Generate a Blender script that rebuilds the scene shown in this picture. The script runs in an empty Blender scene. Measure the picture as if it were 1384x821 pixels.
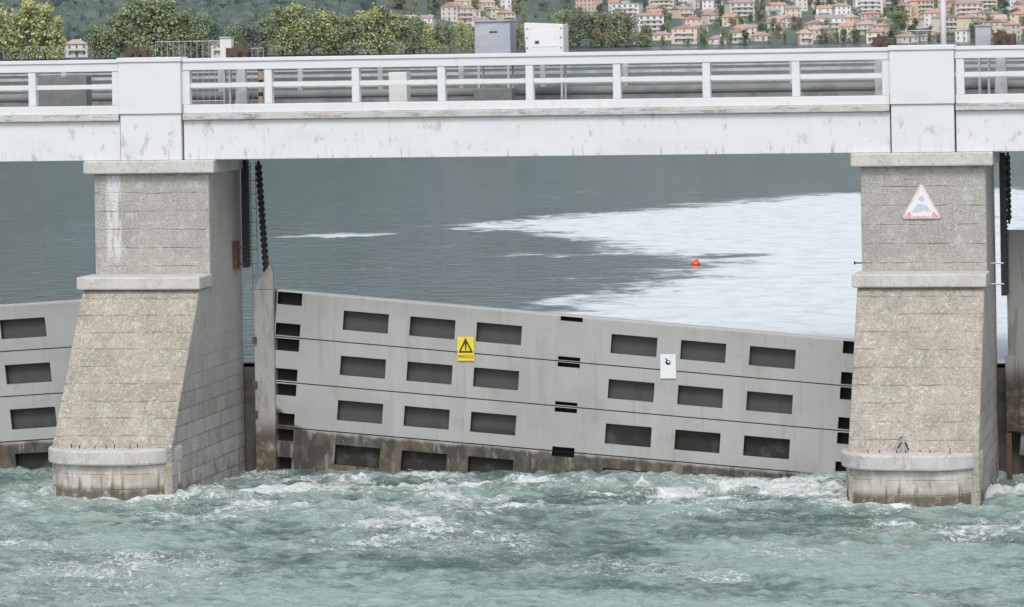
import bpy, bmesh, math, random
import numpy as np
from mathutils import Vector, Matrix
random.seed(7)
S = bpy.context.scene
COL = S.collection
F = 5000.0; HC = 50.0; RHO = 0.0168; A = math.atan(0.2016); H = 8.5
D = Vector((-math.sin(A), math.cos(A), 0)); R_ = Vector((math.cos(A), math.sin(A), 0))
CAM = -71.4*D; CAM.z = H
def uv_of(px, py):
    dx, dy = px-692, py-HC
    return dx*math.cos(RHO)-dy*math.sin(RHO), dx*math.sin(RHO)+dy*math.cos(RHO)
def P(px, py, Y):
    u, v = uv_of(px, py)
    d = D+R_*(u/F)-Vector((0,0,1))*(v/F)
    return CAM+d*((Y-CAM.y)/d.y)
def PZ(px, py, z):
    u, v = uv_of(px, py)
    d = D+R_*(u/F)-Vector((0,0,1))*(v/F)
    return CAM+d*((z-CAM.z)/d.z)
# ---------------------------------------------------------------- materials
def N(nt, t, ins=None, **props):
    n = nt.nodes.new(t)
    for k, v in props.items(): setattr(n, k, v)
    for k, v in (ins or {}).items():
        if isinstance(v, bpy.types.NodeSocket): nt.links.new(v, n.inputs[k])
        else: n.inputs[k].default_value = v
    return n
def newmat(name):
    m = bpy.data.materials.new(name); m.use_nodes = True
    nt = m.node_tree; nt.nodes.clear()
    b = N(nt, 'ShaderNodeBsdfPrincipled'); o = N(nt, 'ShaderNodeOutputMaterial', {'Surface': b.outputs[0]})
    return m, nt, b
def mix(nt, fac, a, b, blend='MIX'):
    n = N(nt, 'ShaderNodeMix', data_type='RGBA', blend_type=blend)
    for i, v in ((0, fac), (6, a), (7, b)):
        if isinstance(v, bpy.types.NodeSocket): nt.links.new(v, n.inputs[i])
        else: n.inputs[i].default_value = v
    return n.outputs[2]
def ramp(nt, v, lo, hi, a=0.0, b=1.0):
    return N(nt, 'ShaderNodeMapRange', {'Value': v, 'From Min': lo, 'From Max': hi, 'To Min': a, 'To Max': b}, interpolation_type='SMOOTHSTEP').outputs[0]
def math_(nt, op, a, b=0.0):
    return N(nt, 'ShaderNodeMath', {0: a, 1: b}, operation=op).outputs[0]
def noise(nt, pos, sc=(1,1,1), detail=4, rough=.6, dist=0.0):
    m = N(nt, 'ShaderNodeMapping', {'Vector': pos, 'Scale': sc})
    return N(nt, 'ShaderNodeTexNoise', {'Vector': m.outputs[0], 'Scale': 1.0, 'Detail': detail, 'Roughness': rough, 'Distortion': dist}).outputs['Fac']
def M(name, base, rough=.7, layers=(), bump=(20, .2), metallic=0, joints=None, brick=False, extra=None, dist=.02):
    m, nt, b = newmat(name)
    g = N(nt, 'ShaderNodeNewGeometry'); pos = g.outputs['Position']
    sep = N(nt, 'ShaderNodeSeparateXYZ', {0: pos}); X, Y, Z = sep.outputs
    colr = base
    for L in layers:
        sc, lo, hi, col, st = L[:5]
        if not isinstance(sc, tuple): sc = (sc, sc, sc)
        f = math_(nt, 'MULTIPLY', ramp(nt, noise(nt, pos, sc, 5), lo, hi), st)
        if len(L) > 5 and L[5]: f = math_(nt, 'MULTIPLY', f, ramp(nt, Z, L[5][0], L[5][1]))
        if len(L) > 6 and L[6]: f = math_(nt, 'MULTIPLY', f, ramp(nt, X, L[6][0], L[6][0]+.08)); f = math_(nt, 'MULTIPLY', f, ramp(nt, X, L[6][1], L[6][1]-.08))
        colr = mix(nt, f, colr, col)
    hgt = noise(nt, pos, (bump[0],)*3, 6, .7)
    if extra: colr = extra(nt, colr, pos, X, Y, Z)
    if joints:
        per, wd, jc, st = joints
        zz = math_(nt, 'ADD', math_(nt, 'DIVIDE', Z, per), math_(nt, 'MULTIPLY', noise(nt, pos, (1.5,1.5,3), 3), .22))
        fr = math_(nt, 'ABSOLUTE', math_(nt, 'SUBTRACT', math_(nt, 'FRACT', zz), .5))
        jm = ramp(nt, fr, wd, 0.0)
        jm = math_(nt, 'MULTIPLY', jm, ramp(nt, noise(nt, pos, (3,3,3), 3), .38, .62, .12, 1))
        colr = mix(nt, math_(nt, 'MULTIPLY', jm, st), colr, jc)
        hgt = math_(nt, 'SUBTRACT', hgt, math_(nt, 'MULTIPLY', jm, .5))
    if brick:
        cv = N(nt, 'ShaderNodeCombineXYZ', {0: Y, 1: Z})
        bk = N(nt, 'ShaderNodeTexBrick', {'Vector': cv.outputs[0], 'Scale': 1.0, 'Color1': (1,1,1,1), 'Color2': (.76,.76,.76,1), 'Mortar': (.52,.52,.52,1), 'Mortar Size': .013, 'Mortar Smooth': .3, 'Brick Width': .62, 'Row Height': .3})
        zf = ramp(nt, Z, 3.2, 1.2, 0.12, .95)
        colr = mix(nt, zf, colr, mix(nt, 1.0, colr, bk.outputs['Color'], 'MULTIPLY'))
        hgt = math_(nt, 'SUBTRACT', hgt, math_(nt, 'MULTIPLY', math_(nt, 'MULTIPLY', bk.outputs['Fac'], zf), .4))
    bp = N(nt, 'ShaderNodeBump', {'Strength': bump[1], 'Distance': dist, 'Height': hgt})
    b.inputs['Roughness'].default_value = rough; b.inputs['Metallic'].default_value = metallic
    if isinstance(colr, bpy.types.NodeSocket): nt.links.new(colr, b.inputs['Base Color'])
    else: b.inputs['Base Color'].default_value = colr
    nt.links.new(bp.outputs[0], b.inputs['Normal'])
    return m
m_white = M('white_paint', (.69,.70,.725,1), .55, [((.6,.6,2),.45,.75,(.60,.61,.64,1),.6), (9,.5,.75,(.61,.61,.63,1),.3),
    ((5,5,.3),.57,.70,(.48,.46,.44,1),.35,(6.75,6.2)), ((13,13,1.0),.60,.69,(.22,.19,.16,1),.7,(6.48,6.22)),
    ((7,7,.5),.60,.74,(.50,.48,.46,1),.3), ((5,5,3),.57,.70,(.32,.30,.28,1),.5,(7.25,6.98))], bump=(25,.1))
m_ledge = M('ledge_concrete', (.52,.51,.50,1), .8, [((2,2,6),.45,.65,(.40,.38,.35,1),.7), ((3,3,20),.52,.66,(.16,.15,.14,1),.65), (14,.5,.7,(.66,.65,.64,1),.6)], bump=(30,.4))
m_cap = M('cap_concrete', (.55,.54,.525,1), .85, [(3,.42,.62,(.44,.42,.39,1),.6), (30,.52,.66,(.70,.69,.68,1),.6), (14,.57,.67,(.28,.27,.25,1),.55), ((5,5,1),.57,.7,(.30,.29,.26,1),.45)], bump=(22,.6))
def speckf(amount, warm):
    def speck(nt, colr, pos, X, Y, Z):
        n2 = noise(nt, pos, (24,24,24), 4, .7)
        colr = mix(nt, math_(nt, 'MULTIPLY', ramp(nt, n2, .51, .65), .5), colr, (.19,.175,.15,1))
        colr = mix(nt, math_(nt, 'MULTIPLY', ramp(nt, n2, .47, .34), .45), colr, (.66,.63,.59,1))
        big = ramp(nt, noise(nt, pos, (2.5,2.5,3.5), 4), .36, .62, .25, 1)
        n5 = noise(nt, pos, (13,13,19), 5, .72, .5)
        w = math_(nt, 'MULTIPLY', ramp(nt, n5, .55, .66), big)
        return mix(nt, math_(nt, 'MULTIPLY', w, amount), colr, warm)
    return speck
xs = P(155, 300, 0).x
m_shaft = M('aggregate_concrete', (.43,.41,.385,1), .9, [(1.2,.4,.65,(.35,.33,.305,1),.8), ((4,4,3),.5,.70,(.51,.50,.48,1),.6), ((9,9,.7),.6,.72,(.24,.23,.21,1),.45), ((14,14,2.0),.33,.55,(.72,.72,.74,1),.9,(4.0,4.5),(xs-.2,xs+.17)),
    (5,.54,.64,(.64,.64,.63,1),.4)], bump=(24,.9), joints=(.36,.045,(.15,.14,.13,1),.5), extra=speckf(.6,(.72,.70,.67,1)), dist=.03)
m_butt = M('buttress_concrete', (.42,.39,.33,1), .9, [(1.2,.4,.62,(.32,.30,.24,1),.8), ((5,5,2),.5,.7,(.51,.48,.42,1),.6), ((7,7,.4),.55,.7,(.20,.19,.165,1),.55), ((6,6,.35),.55,.68,(.60,.58,.54,1),.45), (2,.55,.7,(.40,.35,.27,1),.5)], bump=(22,1.0), joints=(.31,.05,(.13,.12,.10,1),.5), extra=speckf(.85,(.74,.70,.65,1)), dist=.035)
m_side = M('side_blocks', (.47,.45,.425,1), .9, [(1.5,.4,.65,(.40,.38,.355,1),.7), (6,.5,.7,(.54,.52,.50,1),.5), ((6,6,.7),.56,.7,(.29,.27,.24,1),.45), (2.5,.44,.6,(.12,.10,.075,1),.85,(.5,.05)), (4,.4,.6,(.60,.59,.57,1),.6,(1.3,.6))], bump=(24,.7), brick=True, extra=speckf(.4,(.66,.64,.61,1)))
m_base = M('base_stone', (.52,.485,.435,1), .85, [((4,4,1),.46,.62,(.66,.63,.59,1),.7), (3,.45,.65,(.38,.34,.28,1),.7), ((9,9,1.2),.54,.64,(.12,.095,.065,1),.8,(.60,.10)), (5,.25,.5,(.10,.08,.055,1),.9,(.22,.04))], bump=(20,.8), joints=(.27,.045,(.14,.13,.11,1),.55))
m_sill = M('wet_weir_concrete', (.10,.095,.085,1), .7, [(3,.45,.65,(.05,.045,.04,1),.8)])
m_dark = M('dark_steel', (.035,.035,.037,1), .5, [(12,.5,.7,(.10,.07,.05,1),.6)], bump=(40,.3), metallic=.3)
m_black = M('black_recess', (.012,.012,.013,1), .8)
m_gap = M('shadow_gap', (.06,.06,.065,1), .9)
m_rust = M('rusty_steel', (.12,.065,.04,1), .8, [(10,.45,.65,(.05,.035,.03,1),.8), (25,.55,.7,(.25,.13,.07,1),.6)], bump=(40,.5))
m_brown = M('brown_machinery', (.11,.075,.055,1), .6, [(10,.45,.65,(.04,.033,.03,1),.8)], bump=(40,.3))
m_grey = M('grey_cabinet_paint', (.38,.41,.47,1), .55, [((1,1,3),.45,.6,(.46,.49,.55,1),.7), (5,.5,.7,(.28,.29,.32,1),.5)], bump=(30,.1))
m_cream = M('white_cabinet_paint', (.72,.73,.72,1), .5, [(3,.5,.7,(.60,.60,.57,1),.5), (12,.64,.7,(.3,.16,.09,1),.8)], bump=(30,.1))
m_galv = M('galvanised_steel', (.45,.46,.47,1), .45, [(20,.5,.7,(.32,.33,.34,1),.6)], metallic=.4, bump=(40,.1))
m_fargrey = M('weathered_far_rail_paint', (.46,.48,.50,1), .6, [((3,3,3),.45,.6,(.30,.30,.30,1),.7)])
m_deck = M('deck_concrete', (.22,.22,.22,1), .85, [(2,.45,.65,(.15,.15,.15,1),.7)])
m_ochre = M('ochre_paint', (.45,.33,.22,1), .6, [(8,.5,.7,(.3,.2,.13,1),.6)])
m_yellow = M('yellow_sign_enamel', (.80,.62,.04,1), .45, [(20,.6,.75,(.5,.38,.05,1),.5)], bump=(30,.05))
m_sblack = M('sign_black', (.02,.02,.02,1), .5)
m_swhite = M('sign_white', (.74,.76,.80,1), .5, [((10,10,2),.55,.7,(.55,.55,.57,1),.5)], bump=(30,.05))
m_sred = M('faded_sign_red', (.62,.20,.20,1), .6, [(25,.45,.6,(.75,.6,.6,1),.8)], bump=(30,.05))
m_sblue = M('faded_sign_grey', (.50,.54,.60,1), .6, [(20,.45,.6,(.64,.66,.72,1),.6)], bump=(30,.05))
m_orange = M('orange_plastic', (.80,.10,.02,1), .4, [(9,.55,.7,(.6,.12,.05,1),.5)], bump=(20,.05))
def gate_mat():
    m, nt, b = newmat('gate_paint')
    g = N(nt, 'ShaderNodeNewGeometry'); pos = g.outputs['Position']
    t = N(nt, 'ShaderNodeAttribute', attribute_name='gt').outputs['Fac']
    s = N(nt, 'ShaderNodeAttribute', attribute_name='gs').outputs['Fac']
    col = mix(nt, ramp(nt, noise(nt, pos, (.8,.8,.8), 4), .4, .65), (.385,.39,.38,1), (.34,.345,.335,1))
    col = mix(nt, math_(nt, 'MULTIPLY', ramp(nt, noise(nt, pos, (5,5,.35), 5), .54, .70), .35), col, (.46,.46,.45,1))
    col = mix(nt, math_(nt, 'MULTIPLY', ramp(nt, noise(nt, pos, (8,8,.5), 5), .57, .70), .35), col, (.23,.22,.20,1))
    col = mix(nt, math_(nt, 'MULTIPLY', ramp(nt, noise(nt, pos, (3,3,3), 5), .61, .68), .25), col, (.27,.24,.20,1))
    top = ramp(nt, t, .04, .0)
    col = mix(nt, math_(nt, 'MULTIPLY', top, .6), col, (.66,.66,.66,1))
    tn = math_(nt, 'ADD', t, math_(nt, 'MULTIPLY', math_(nt, 'SUBTRACT', noise(nt, pos, (4,4,1.5), 5), .5), .14))
    tn = math_(nt, 'ADD', tn, ramp(nt, s, .5, 0.0, 0, .30))
    n3 = noise(nt, pos, (5,5,2.5), 5, .7)
    alg = mix(nt, ramp(nt, n3, .42, .66), (.035,.030,.022,1), (.115,.10,.078,1))
    alg = mix(nt, math_(nt, 'MULTIPLY', ramp(nt, noise(nt, pos, (9,9,2), 4), .55, .68), .6), alg, (.30,.29,.26,1))
    alg = mix(nt, math_(nt, 'MULTIPLY', ramp(nt, noise(nt, pos, (2.1,2.1,1.2), 4), .54, .66), .55), alg, (.15,.09,.048,1))
    col = mix(nt, ramp(nt, tn, 1.83, 1.90, 0, .95), col, alg)
    bp = N(nt, 'ShaderNodeBump', {'Strength': .12, 'Distance': .02, 'Height': noise(nt, pos, (12,12,12), 5)})
    nt.links.new(col, b.inputs['Base Color']); nt.links.new(bp.outputs[0], b.inputs['Normal']); b.inputs['Roughness'].default_value = .55
    return m
m_gate = gate_mat()
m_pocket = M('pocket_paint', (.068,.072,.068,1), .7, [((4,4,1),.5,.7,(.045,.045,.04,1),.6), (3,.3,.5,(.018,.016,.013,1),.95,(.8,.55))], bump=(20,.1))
# ---------------------------------------------------------------- mesh helpers
class MB:
    def __init__(s): s.bm = bmesh.new()
    def face(s, pts, mi=0):
        f = s.bm.faces.new([s.bm.verts.new(p) for p in pts]); f.material_index = mi; return f
    def box(s, x0, x1, y0, y1, z0, z1, mi=0):
        v = [s.bm.verts.new(p) for p in ((x0,y0,z0),(x1,y0,z0),(x1,y1,z0),(x0,y1,z0),(x0,y0,z1),(x1,y0,z1),(x1,y1,z1),(x0,y1,z1))]
        for q in ((3,2,1,0),(4,5,6,7),(0,1,5,4),(1,2,6,5),(2,3,7,6),(3,0,4,7)):
            s.bm.faces.new([v[i] for i in q]).material_index = mi
        return s
    def prism(s, poly, ax, a0, a1, mi=0):
        def mk(p, a):
            q = list(p); q.insert(ax, a); return s.bm.verts.new(q)
        lo = [mk(p, a0) for p in poly]; hi = [mk(p, a1) for p in poly]; n = len(poly)
        s.bm.faces.new(lo[::-1]).material_index = mi; s.bm.faces.new(hi).material_index = mi
        for i in range(n): s.bm.faces.new((lo[i], lo[(i+1) % n], hi[(i+1) % n], hi[i])).material_index = mi
        return s
    def tube(s, pts, r, n=8, closed=False, mi=0):
        pts = [Vector(p) for p in pts]; rings = []
        rr = r if isinstance(r, (list, tuple)) else [r]*len(pts)
        for i, p in enumerate(pts):
            a = pts[i-1] if (i > 0 or closed) else p; b = pts[(i+1) % len(pts)] if (i < len(pts)-1 or closed) else p
            d = (b-a).normalized(); ref = Vector((0,0,1)) if abs(d.z) < .9 else Vector((1,0,0))
            e = d.cross(ref).normalized(); f = d.cross(e)
            rings.append([s.bm.verts.new(p+(e*math.cos(6.2832*k/n)+f*math.sin(6.2832*k/n))*rr[i]) for k in range(n)])
        m = len(rings)
        for i in range(m if closed else m-1):
            A_, B_ = rings[i], rings[(i+1) % m]
            for k in range(n): s.bm.faces.new((A_[k], A_[(k+1) % n], B_[(k+1) % n], B_[k])).material_index = mi
        if not closed: s.bm.faces.new(rings[0][::-1]); s.bm.faces.new(rings[-1])
        return s
    def build(s, name, mats, parent=None, bevel=0, smooth=False):
        bmesh.ops.recalc_face_normals(s.bm, faces=s.bm.faces)
        me = bpy.data.meshes.new(name); s.bm.to_mesh(me); s.bm.free()
        for m in (mats if isinstance(mats, (list, tuple)) else [mats]): me.materials.append(m)
        if smooth:
            for p in me.polygons: p.use_smooth = True
        o = bpy.data.objects.new(name, me); COL.objects.link(o)
        if parent: o.parent = parent; o.matrix_parent_inverse = parent.matrix_basis.inverted()
        if bevel:
            b = o.modifiers.new('bevel', 'BEVEL'); b.width = bevel; b.segments = 2; b.limit_method = 'ANGLE'
        return o
def thing(name, label, cat, loc=(0,0,0), rz=0, group=None):
    o = bpy.data.objects.new(name, None); COL.objects.link(o); o.location = loc; o.rotation_euler.z = rz
    o.empty_display_size = .2
    tag(o, label, cat, group); return o
def tag(o, label, cat, group=None):
    o['label'] = label; o['category'] = cat
    if group: o['group'] = group
    return o
def struct(o): o['kind'] = 'structure'; return o
def text_mesh(name, body, size, loc, mat, parent, w=None):
    cu = bpy.data.curves.new(name, 'FONT'); cu.body = body; cu.size = size; cu.extrude = .001; cu.align_x = 'CENTER'; cu.align_y = 'CENTER'
    t = bpy.data.objects.new(name+'_tmp', cu); COL.objects.link(t)
    bpy.context.view_layer.update()
    me = bpy.data.meshes.new_from_object(t.evaluated_get(bpy.context.evaluated_depsgraph_get()))
    bpy.data.objects.remove(t); me.name = name
    M3 = Matrix.Translation(loc) @ Matrix.Rotation(math.pi/2, 4, 'X')
    if w:
        xs_ = [v.co.x for v in me.vertices]; k = w/(max(xs_)-min(xs_)); M3 = M3 @ Matrix.Diagonal((k,1,1,1))
    me.transform(M3); me.materials.clear(); me.materials.append(mat)
    o = bpy.data.objects.new(name, me); COL.objects.link(o); o.parent = parent; o.matrix_parent_inverse = parent.matrix_basis.inverted()
    return o
# ---------------------------------------------------------------- numpy noise
_tab = {}
def vn(x, y, seed):
    if seed not in _tab: _tab[seed] = np.random.RandomState(seed).rand(256,256)
    T = _tab[seed]; xi = np.floor(x).astype(int); yi = np.floor(y).astype(int)
    fx = x-xi; fy = y-yi; fx = fx*fx*fx*(fx*(fx*6-15)+10); fy = fy*fy*fy*(fy*(fy*6-15)+10)
    g = lambda i, j: T[(xi+i) % 256, (yi+j) % 256]
    return (g(0,0)*(1-fx)+g(1,0)*fx)*(1-fy)+(g(0,1)*(1-fx)+g(1,1)*fx)*fy
def fbm(x, y, o, seed, gain=.5):
    s = 0; a = 1; t = 0
    for k in range(o):
        ca, sa = math.cos(k*1.1), math.sin(k*1.1)
        s = s+a*vn((x*ca-y*sa)*2.03**k+k*17.3, (x*sa+y*ca)*2.03**k+k*5.1, seed+k); t += a; a *= gain
    return s/t
def sst(a, b, x): t = np.clip((x-a)/(b-a), 0, 1); return t*t*(3-2*t)
def gridmesh(name, xs_, ys_, Z, mat, attrs=None):
    nx, ny = len(xs_), len(ys_); XX, YY = np.meshgrid(xs_, ys_)
    co = np.stack([XX.ravel(), YY.ravel(), Z.ravel()], 1)
    i = (np.arange(ny-1)[:,None]*nx+np.arange(nx-1)[None,:]).ravel()
    q = np.stack([i, i+1, i+nx+1, i+nx], 1)
    me = bpy.data.meshes.new(name); me.vertices.add(len(co)); me.vertices.foreach_set('co', co.ravel())
    me.loops.add(q.size); me.loops.foreach_set('vertex_index', q.ravel().astype(np.int32))
    me.polygons.add(len(q)); me.polygons.foreach_set('loop_start', (np.arange(len(q))*4).astype(np.int32)); me.polygons.foreach_set('loop_total', np.full(len(q), 4, np.int32))
    me.update(calc_edges=True); me.polygons.foreach_set('use_smooth', np.ones(len(q), bool)); me.validate()
    for k, v in (attrs or {}).items():
        a = me.attributes.new(k, 'FLOAT', 'POINT'); a.data.foreach_set('value', v.ravel().astype(np.float32))
    me.materials.append(mat)
    o = bpy.data.objects.new(name, me); COL.objects.link(o); return o
# ================================================================ WATER (downstream)
def river_mat():
    m, nt, b = newmat('river_water')
    g = N(nt, 'ShaderNodeNewGeometry'); pos = g.outputs['Position']
    fo = N(nt, 'ShaderNodeAttribute', attribute_name='foam').outputs['Fac']
    tint = N(nt, 'ShaderNodeAttribute', attribute_name='tint').outputs['Fac']
    n0 = noise(nt, pos, (1.6,2.2,2), 6, .74)
    tt = math_(nt, 'ADD', tint, math_(nt, 'MULTIPLY', math_(nt, 'SUBTRACT', n0, .5), 2.6))
    col = mix(nt, ramp(nt, tt, .05, .95), (.085,.145,.13,1), (.35,.47,.44,1))
    def ridge(sc, w, d=1.2):
        n = noise(nt, pos, sc, 4, .6, d)
        return ramp(nt, math_(nt, 'ABSOLUTE', math_(nt, 'SUBTRACT', n, .5)), w, 0.0)
    r1 = ridge((1.1,1.6,1), .03); r2 = ridge((2.6,4.0,1), .045)
    n1 = noise(nt, pos, (8,10,5), 5, .85)
    web = math_(nt, 'MAXIMUM', r1, math_(nt, 'MULTIPLY', r2, .85))
    f = math_(nt, 'ADD', fo, math_(nt, 'MULTIPLY', web, .50))
    f = math_(nt, 'ADD', f, math_(nt, 'MULTIPLY', math_(nt, 'SUBTRACT', n1, .5), 1.6))
    fm = ramp(nt, f, .56, 1.02)
    milky = ramp(nt, fo, .1, .9)
    col = mix(nt, math_(nt, 'MULTIPLY', milky, .45), col, (.46,.58,.56,1))
    col = mix(nt, math_(nt, 'MULTIPLY', fm, .9), col, (.82,.87,.88,1))
    nt.links.new(col, b.inputs['Base Color'])
    nt.links.new(ramp(nt, fm, 0, 1, .16, .75), b.inputs['Roughness']); b.inputs['IOR'].default_value = 1.33
    h = math_(nt, 'ADD', noise(nt, pos, (4,6,6), 6, .68), math_(nt, 'MULTIPLY', fm, .15))
    bp = N(nt, 'ShaderNodeBump', {'Strength': .9, 'Distance': .16, 'Height': h})
    nt.links.new(bp.outputs[0], b.inputs['Normal'])
    return m
xa = np.concatenate([np.linspace(-160,-12,30)[:-1], np.arange(-12,13,.05), np.linspace(13,160,30)])
ya = np.concatenate([np.linspace(-130,-19,25)[:-1], np.arange(-19,2.2,.055), [2.22]])
XX, YY = np.meshgrid(xa, ya)
near = sst(-6, .5, YY)*(1-.8*sst(.4,2.0,YY))
wx = XX+1.2*fbm(XX*.5, YY*.5, 3, 50); wy = YY+1.2*fbm(XX*.5+9, YY*.5, 3, 60)
h1 = fbm(wx*.42, wy*.5, 3, 1)-.5; h2 = 1-np.abs(2*fbm(wx*1.1, wy*1.3, 3, 11)-1); h3 = fbm(wx*3.6, wy*3.6, 3, 21)-.5; h4 = 1-np.abs(2*fbm(wx*2.4+4, wy*2.8, 2, 25)-1)
fine = ((XX > -13) & (XX < 14) & (YY > -20)).astype(float)
Z = .18*h1*(1+near*.6)+.10*(h2-.75)*(1+.8*near)+fine*(.12*h3+.065*(h4-.7))*(1+.6*near)-.09-.08*sst(.3,1.6,YY)
patch = fbm(XX*.25, YY*.35, 4, 41); patch2 = fbm(XX*.9, YY*1.1, 3, 45)
gx = sst(-6.5,-5,XX)
band = np.exp(-((YY+.7)/2.1)**2)*gx
tail = np.exp(-((YY+2.2)/4.6)**2)
foam = .11+.30*sst(.42,.68,patch)+.20*sst(.48,.68,patch2)*sst(.35,.6,patch)+band*(.07+.34*sst(.44,.66,patch2))+.30*tail*sst(.42,.64,patch2)
crest = sst(.0,.09,Z+.09)
foam += .25*crest*(tail+.35)
for X0, X1 in ((P(64,660,-3).x, P(232,660,-3).x), (P(1136,660,-3).x, P(1310,660,-3).x)):
    dx = np.maximum(np.maximum(X0-XX, XX-X1), 0); dy = np.maximum(np.maximum(-3.1-YY, YY-2.3), 0)
    foam += .25*np.exp(-(dx**2+dy**2)/.14)
foam = np.clip(foam, 0, 1)
tint = np.clip(.55+1.5*(fbm(XX*.35+7, YY*.45, 4, 71)-.5)+.05*tail+.28*sst(-7,-15,YY)+1.5*(Z+.09), 0, 1)
struct(gridmesh('river_water', xa, ya, Z, river_mat(), {'foam': foam, 'tint': tint}))
# ================================================================ LAKE
LZ = 2.0
def lake_mat():
    m, nt, b = newmat('lake_water')
    g = N(nt, 'ShaderNodeNewGeometry'); pos = g.outputs['Position']
    glare = N(nt, 'ShaderNodeAttribute', attribute_name='sky_glare').outputs['Fac']
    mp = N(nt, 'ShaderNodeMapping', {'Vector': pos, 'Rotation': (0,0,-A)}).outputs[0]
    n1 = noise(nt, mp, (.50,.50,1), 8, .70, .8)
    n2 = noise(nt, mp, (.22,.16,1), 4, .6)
    f = math_(nt, 'ADD', glare, math_(nt, 'MULTIPLY', math_(nt, 'SUBTRACT', n1, .5), 2.3))
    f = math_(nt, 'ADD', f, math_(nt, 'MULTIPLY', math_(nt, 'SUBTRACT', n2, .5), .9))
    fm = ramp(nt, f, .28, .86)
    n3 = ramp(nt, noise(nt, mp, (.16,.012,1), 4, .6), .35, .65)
    col = mix(nt, n3, (.028,.058,.076,1), (.065,.106,.130,1))  # long streaks painted in the water tint imitate soft hill reflections
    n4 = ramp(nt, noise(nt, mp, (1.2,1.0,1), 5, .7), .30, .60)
    col = mix(nt, fm, col, mix(nt, n4, (.58,.65,.69,1), (.78,.83,.86,1)))  # bright sky reflection put into the base colour as pale water
    nt.links.new(col, b.inputs['Base Color'])
    nt.links.new(ramp(nt, fm, 0, 1, .12, .35), b.inputs['Roughness']); b.inputs['IOR'].default_value = 1.33
    h = math_(nt, 'ADD', noise(nt, mp, (1.5,2.2,1), 4, .55), math_(nt, 'MULTIPLY', noise(nt, mp, (.25,.35,1), 3), .6))
    st = ramp(nt, fm, 0, 1, .13, .4)
    bp = N(nt, 'ShaderNodeBump', {'Strength': st, 'Distance': .3, 'Height': h})
    nt.links.new(bp.outputs[0], b.inputs['Normal'])
    return m
xb = np.concatenate([np.linspace(-3500,-60,40)[:-1], np.linspace(-60,-28,12)[:-1], np.arange(-28,18,.35), np.linspace(18,60,14), np.linspace(60,3500,40)[1:]])
yb = np.concatenate([np.arange(2.36,100,.4), np.linspace(100,400,60), np.linspace(400,3200,60)[1:]])
XX, YY = np.meshgrid(xb, yb)
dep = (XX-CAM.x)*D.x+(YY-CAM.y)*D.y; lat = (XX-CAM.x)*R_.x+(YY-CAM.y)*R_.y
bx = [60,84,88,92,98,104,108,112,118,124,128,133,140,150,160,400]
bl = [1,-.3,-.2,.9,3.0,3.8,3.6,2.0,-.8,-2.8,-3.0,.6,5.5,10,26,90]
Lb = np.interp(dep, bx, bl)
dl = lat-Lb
glare = np.where(dl < 0, dl*.20, np.minimum(dl*.19, .95))+.28
glare = glare+.25*sst(98,86,dep)*(dl > 0)
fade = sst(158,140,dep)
glare = glare*fade-.25*(1-fade)
glare = glare-.30*sst(.55,.70,fbm(lat*.22, dep*.07, 3, 91))*fade*sst(99,105,dep)
glare = np.maximum(glare, .55*np.exp(-((dep-123)/1.8)**2)*sst(-9.4,-7.5,lat)*sst(-3.0,-5,lat))
glare = np.maximum(glare, .50*np.exp(-((dep-110)/1.4)**2)*sst(-1.6,-.2,lat)*sst(4.5,3,lat))
glare = np.maximum(glare, -.5)
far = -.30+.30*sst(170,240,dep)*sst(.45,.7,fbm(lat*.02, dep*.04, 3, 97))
glare = np.where(dep > 160, far, glare)
struct(gridmesh('lake_water', xb, yb, np.full(XX.shape, LZ), lake_mat(), {'sky_glare': glare}))
# ================================================================ TERRAIN
zR = ([0,1880,1900,1950,2050,2180,2320,2480,2700,3500,4500,6500],[-6,-1,2.3,4.4,9,14.4,20.5,27.5,42,270,540,620])
zL = ([0,1480,1500,1560,1800,2000,2300,2900,4000,6500],[-6,-1,2.3,4,8,18,60,240,540,620])
def terrain(lat, dep):
    lat = np.asarray(lat, float); dep = np.asarray(dep, float)
    u = F*lat/np.maximum(dep, 1); w = sst(-230, 60, u)
    z = np.interp(dep, *zL)*(1-w)+np.interp(dep, *zR)*w
    amp = np.clip((dep-2400)/900, 0, 1)
    return z+amp*60*(fbm(lat*.0022+5, dep*.0022, 4, 120)-.5)
m_hill = M('wooded_hill', (.10,.14,.135,1), .95, [(.02,.4,.6,(.13,.17,.15,1),.9), (.09,.45,.65,(.08,.115,.115,1),.8), (.006,.5,.65,(.16,.19,.15,1),.6)], bump=(.1,.6), dist=3)  # tones lifted to hazy blue-green: distance haze is in the colour
xt = np.linspace(-3200,3200,181); yt = np.concatenate([np.linspace(1300,2700,150), np.linspace(2700,6500,70)[1:]])
LA, DE = np.meshgrid(xt, yt)
hill = struct(gridmesh('hillside', xt, yt, terrain(LA, DE), m_hill)); hill.location = (CAM.x, CAM.y, 0); hill.rotation_euler.z = A
def W(lat, dep, z): p = CAM+D*dep+R_*lat; return Vector((p.x, p.y, z))
_deps = np.arange(1470, 3400, 6.0)
def on_hill(px, py):
    u, v = uv_of(px, py)
    z = terrain(u/F*_deps, _deps); ray = H-v/F*_deps
    idx = np.nonzero((z >= ray) & (z > LZ+.2))[0]
    i = idx[0] if len(idx) else len(_deps)-1
    d = float(_deps[i]); return d, u/F*d, float(z[i])
m_forest = M('forest_leaves', (.088,.128,.118,1), .95, [(.05,.42,.6,(.118,.162,.138,1),.9), (.25,.45,.62,(.065,.098,.095,1),.8), (.012,.5,.62,(.14,.17,.13,1),.5)], bump=(.5,.8), dist=1)  # woodland tones include painted distance haze
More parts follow.
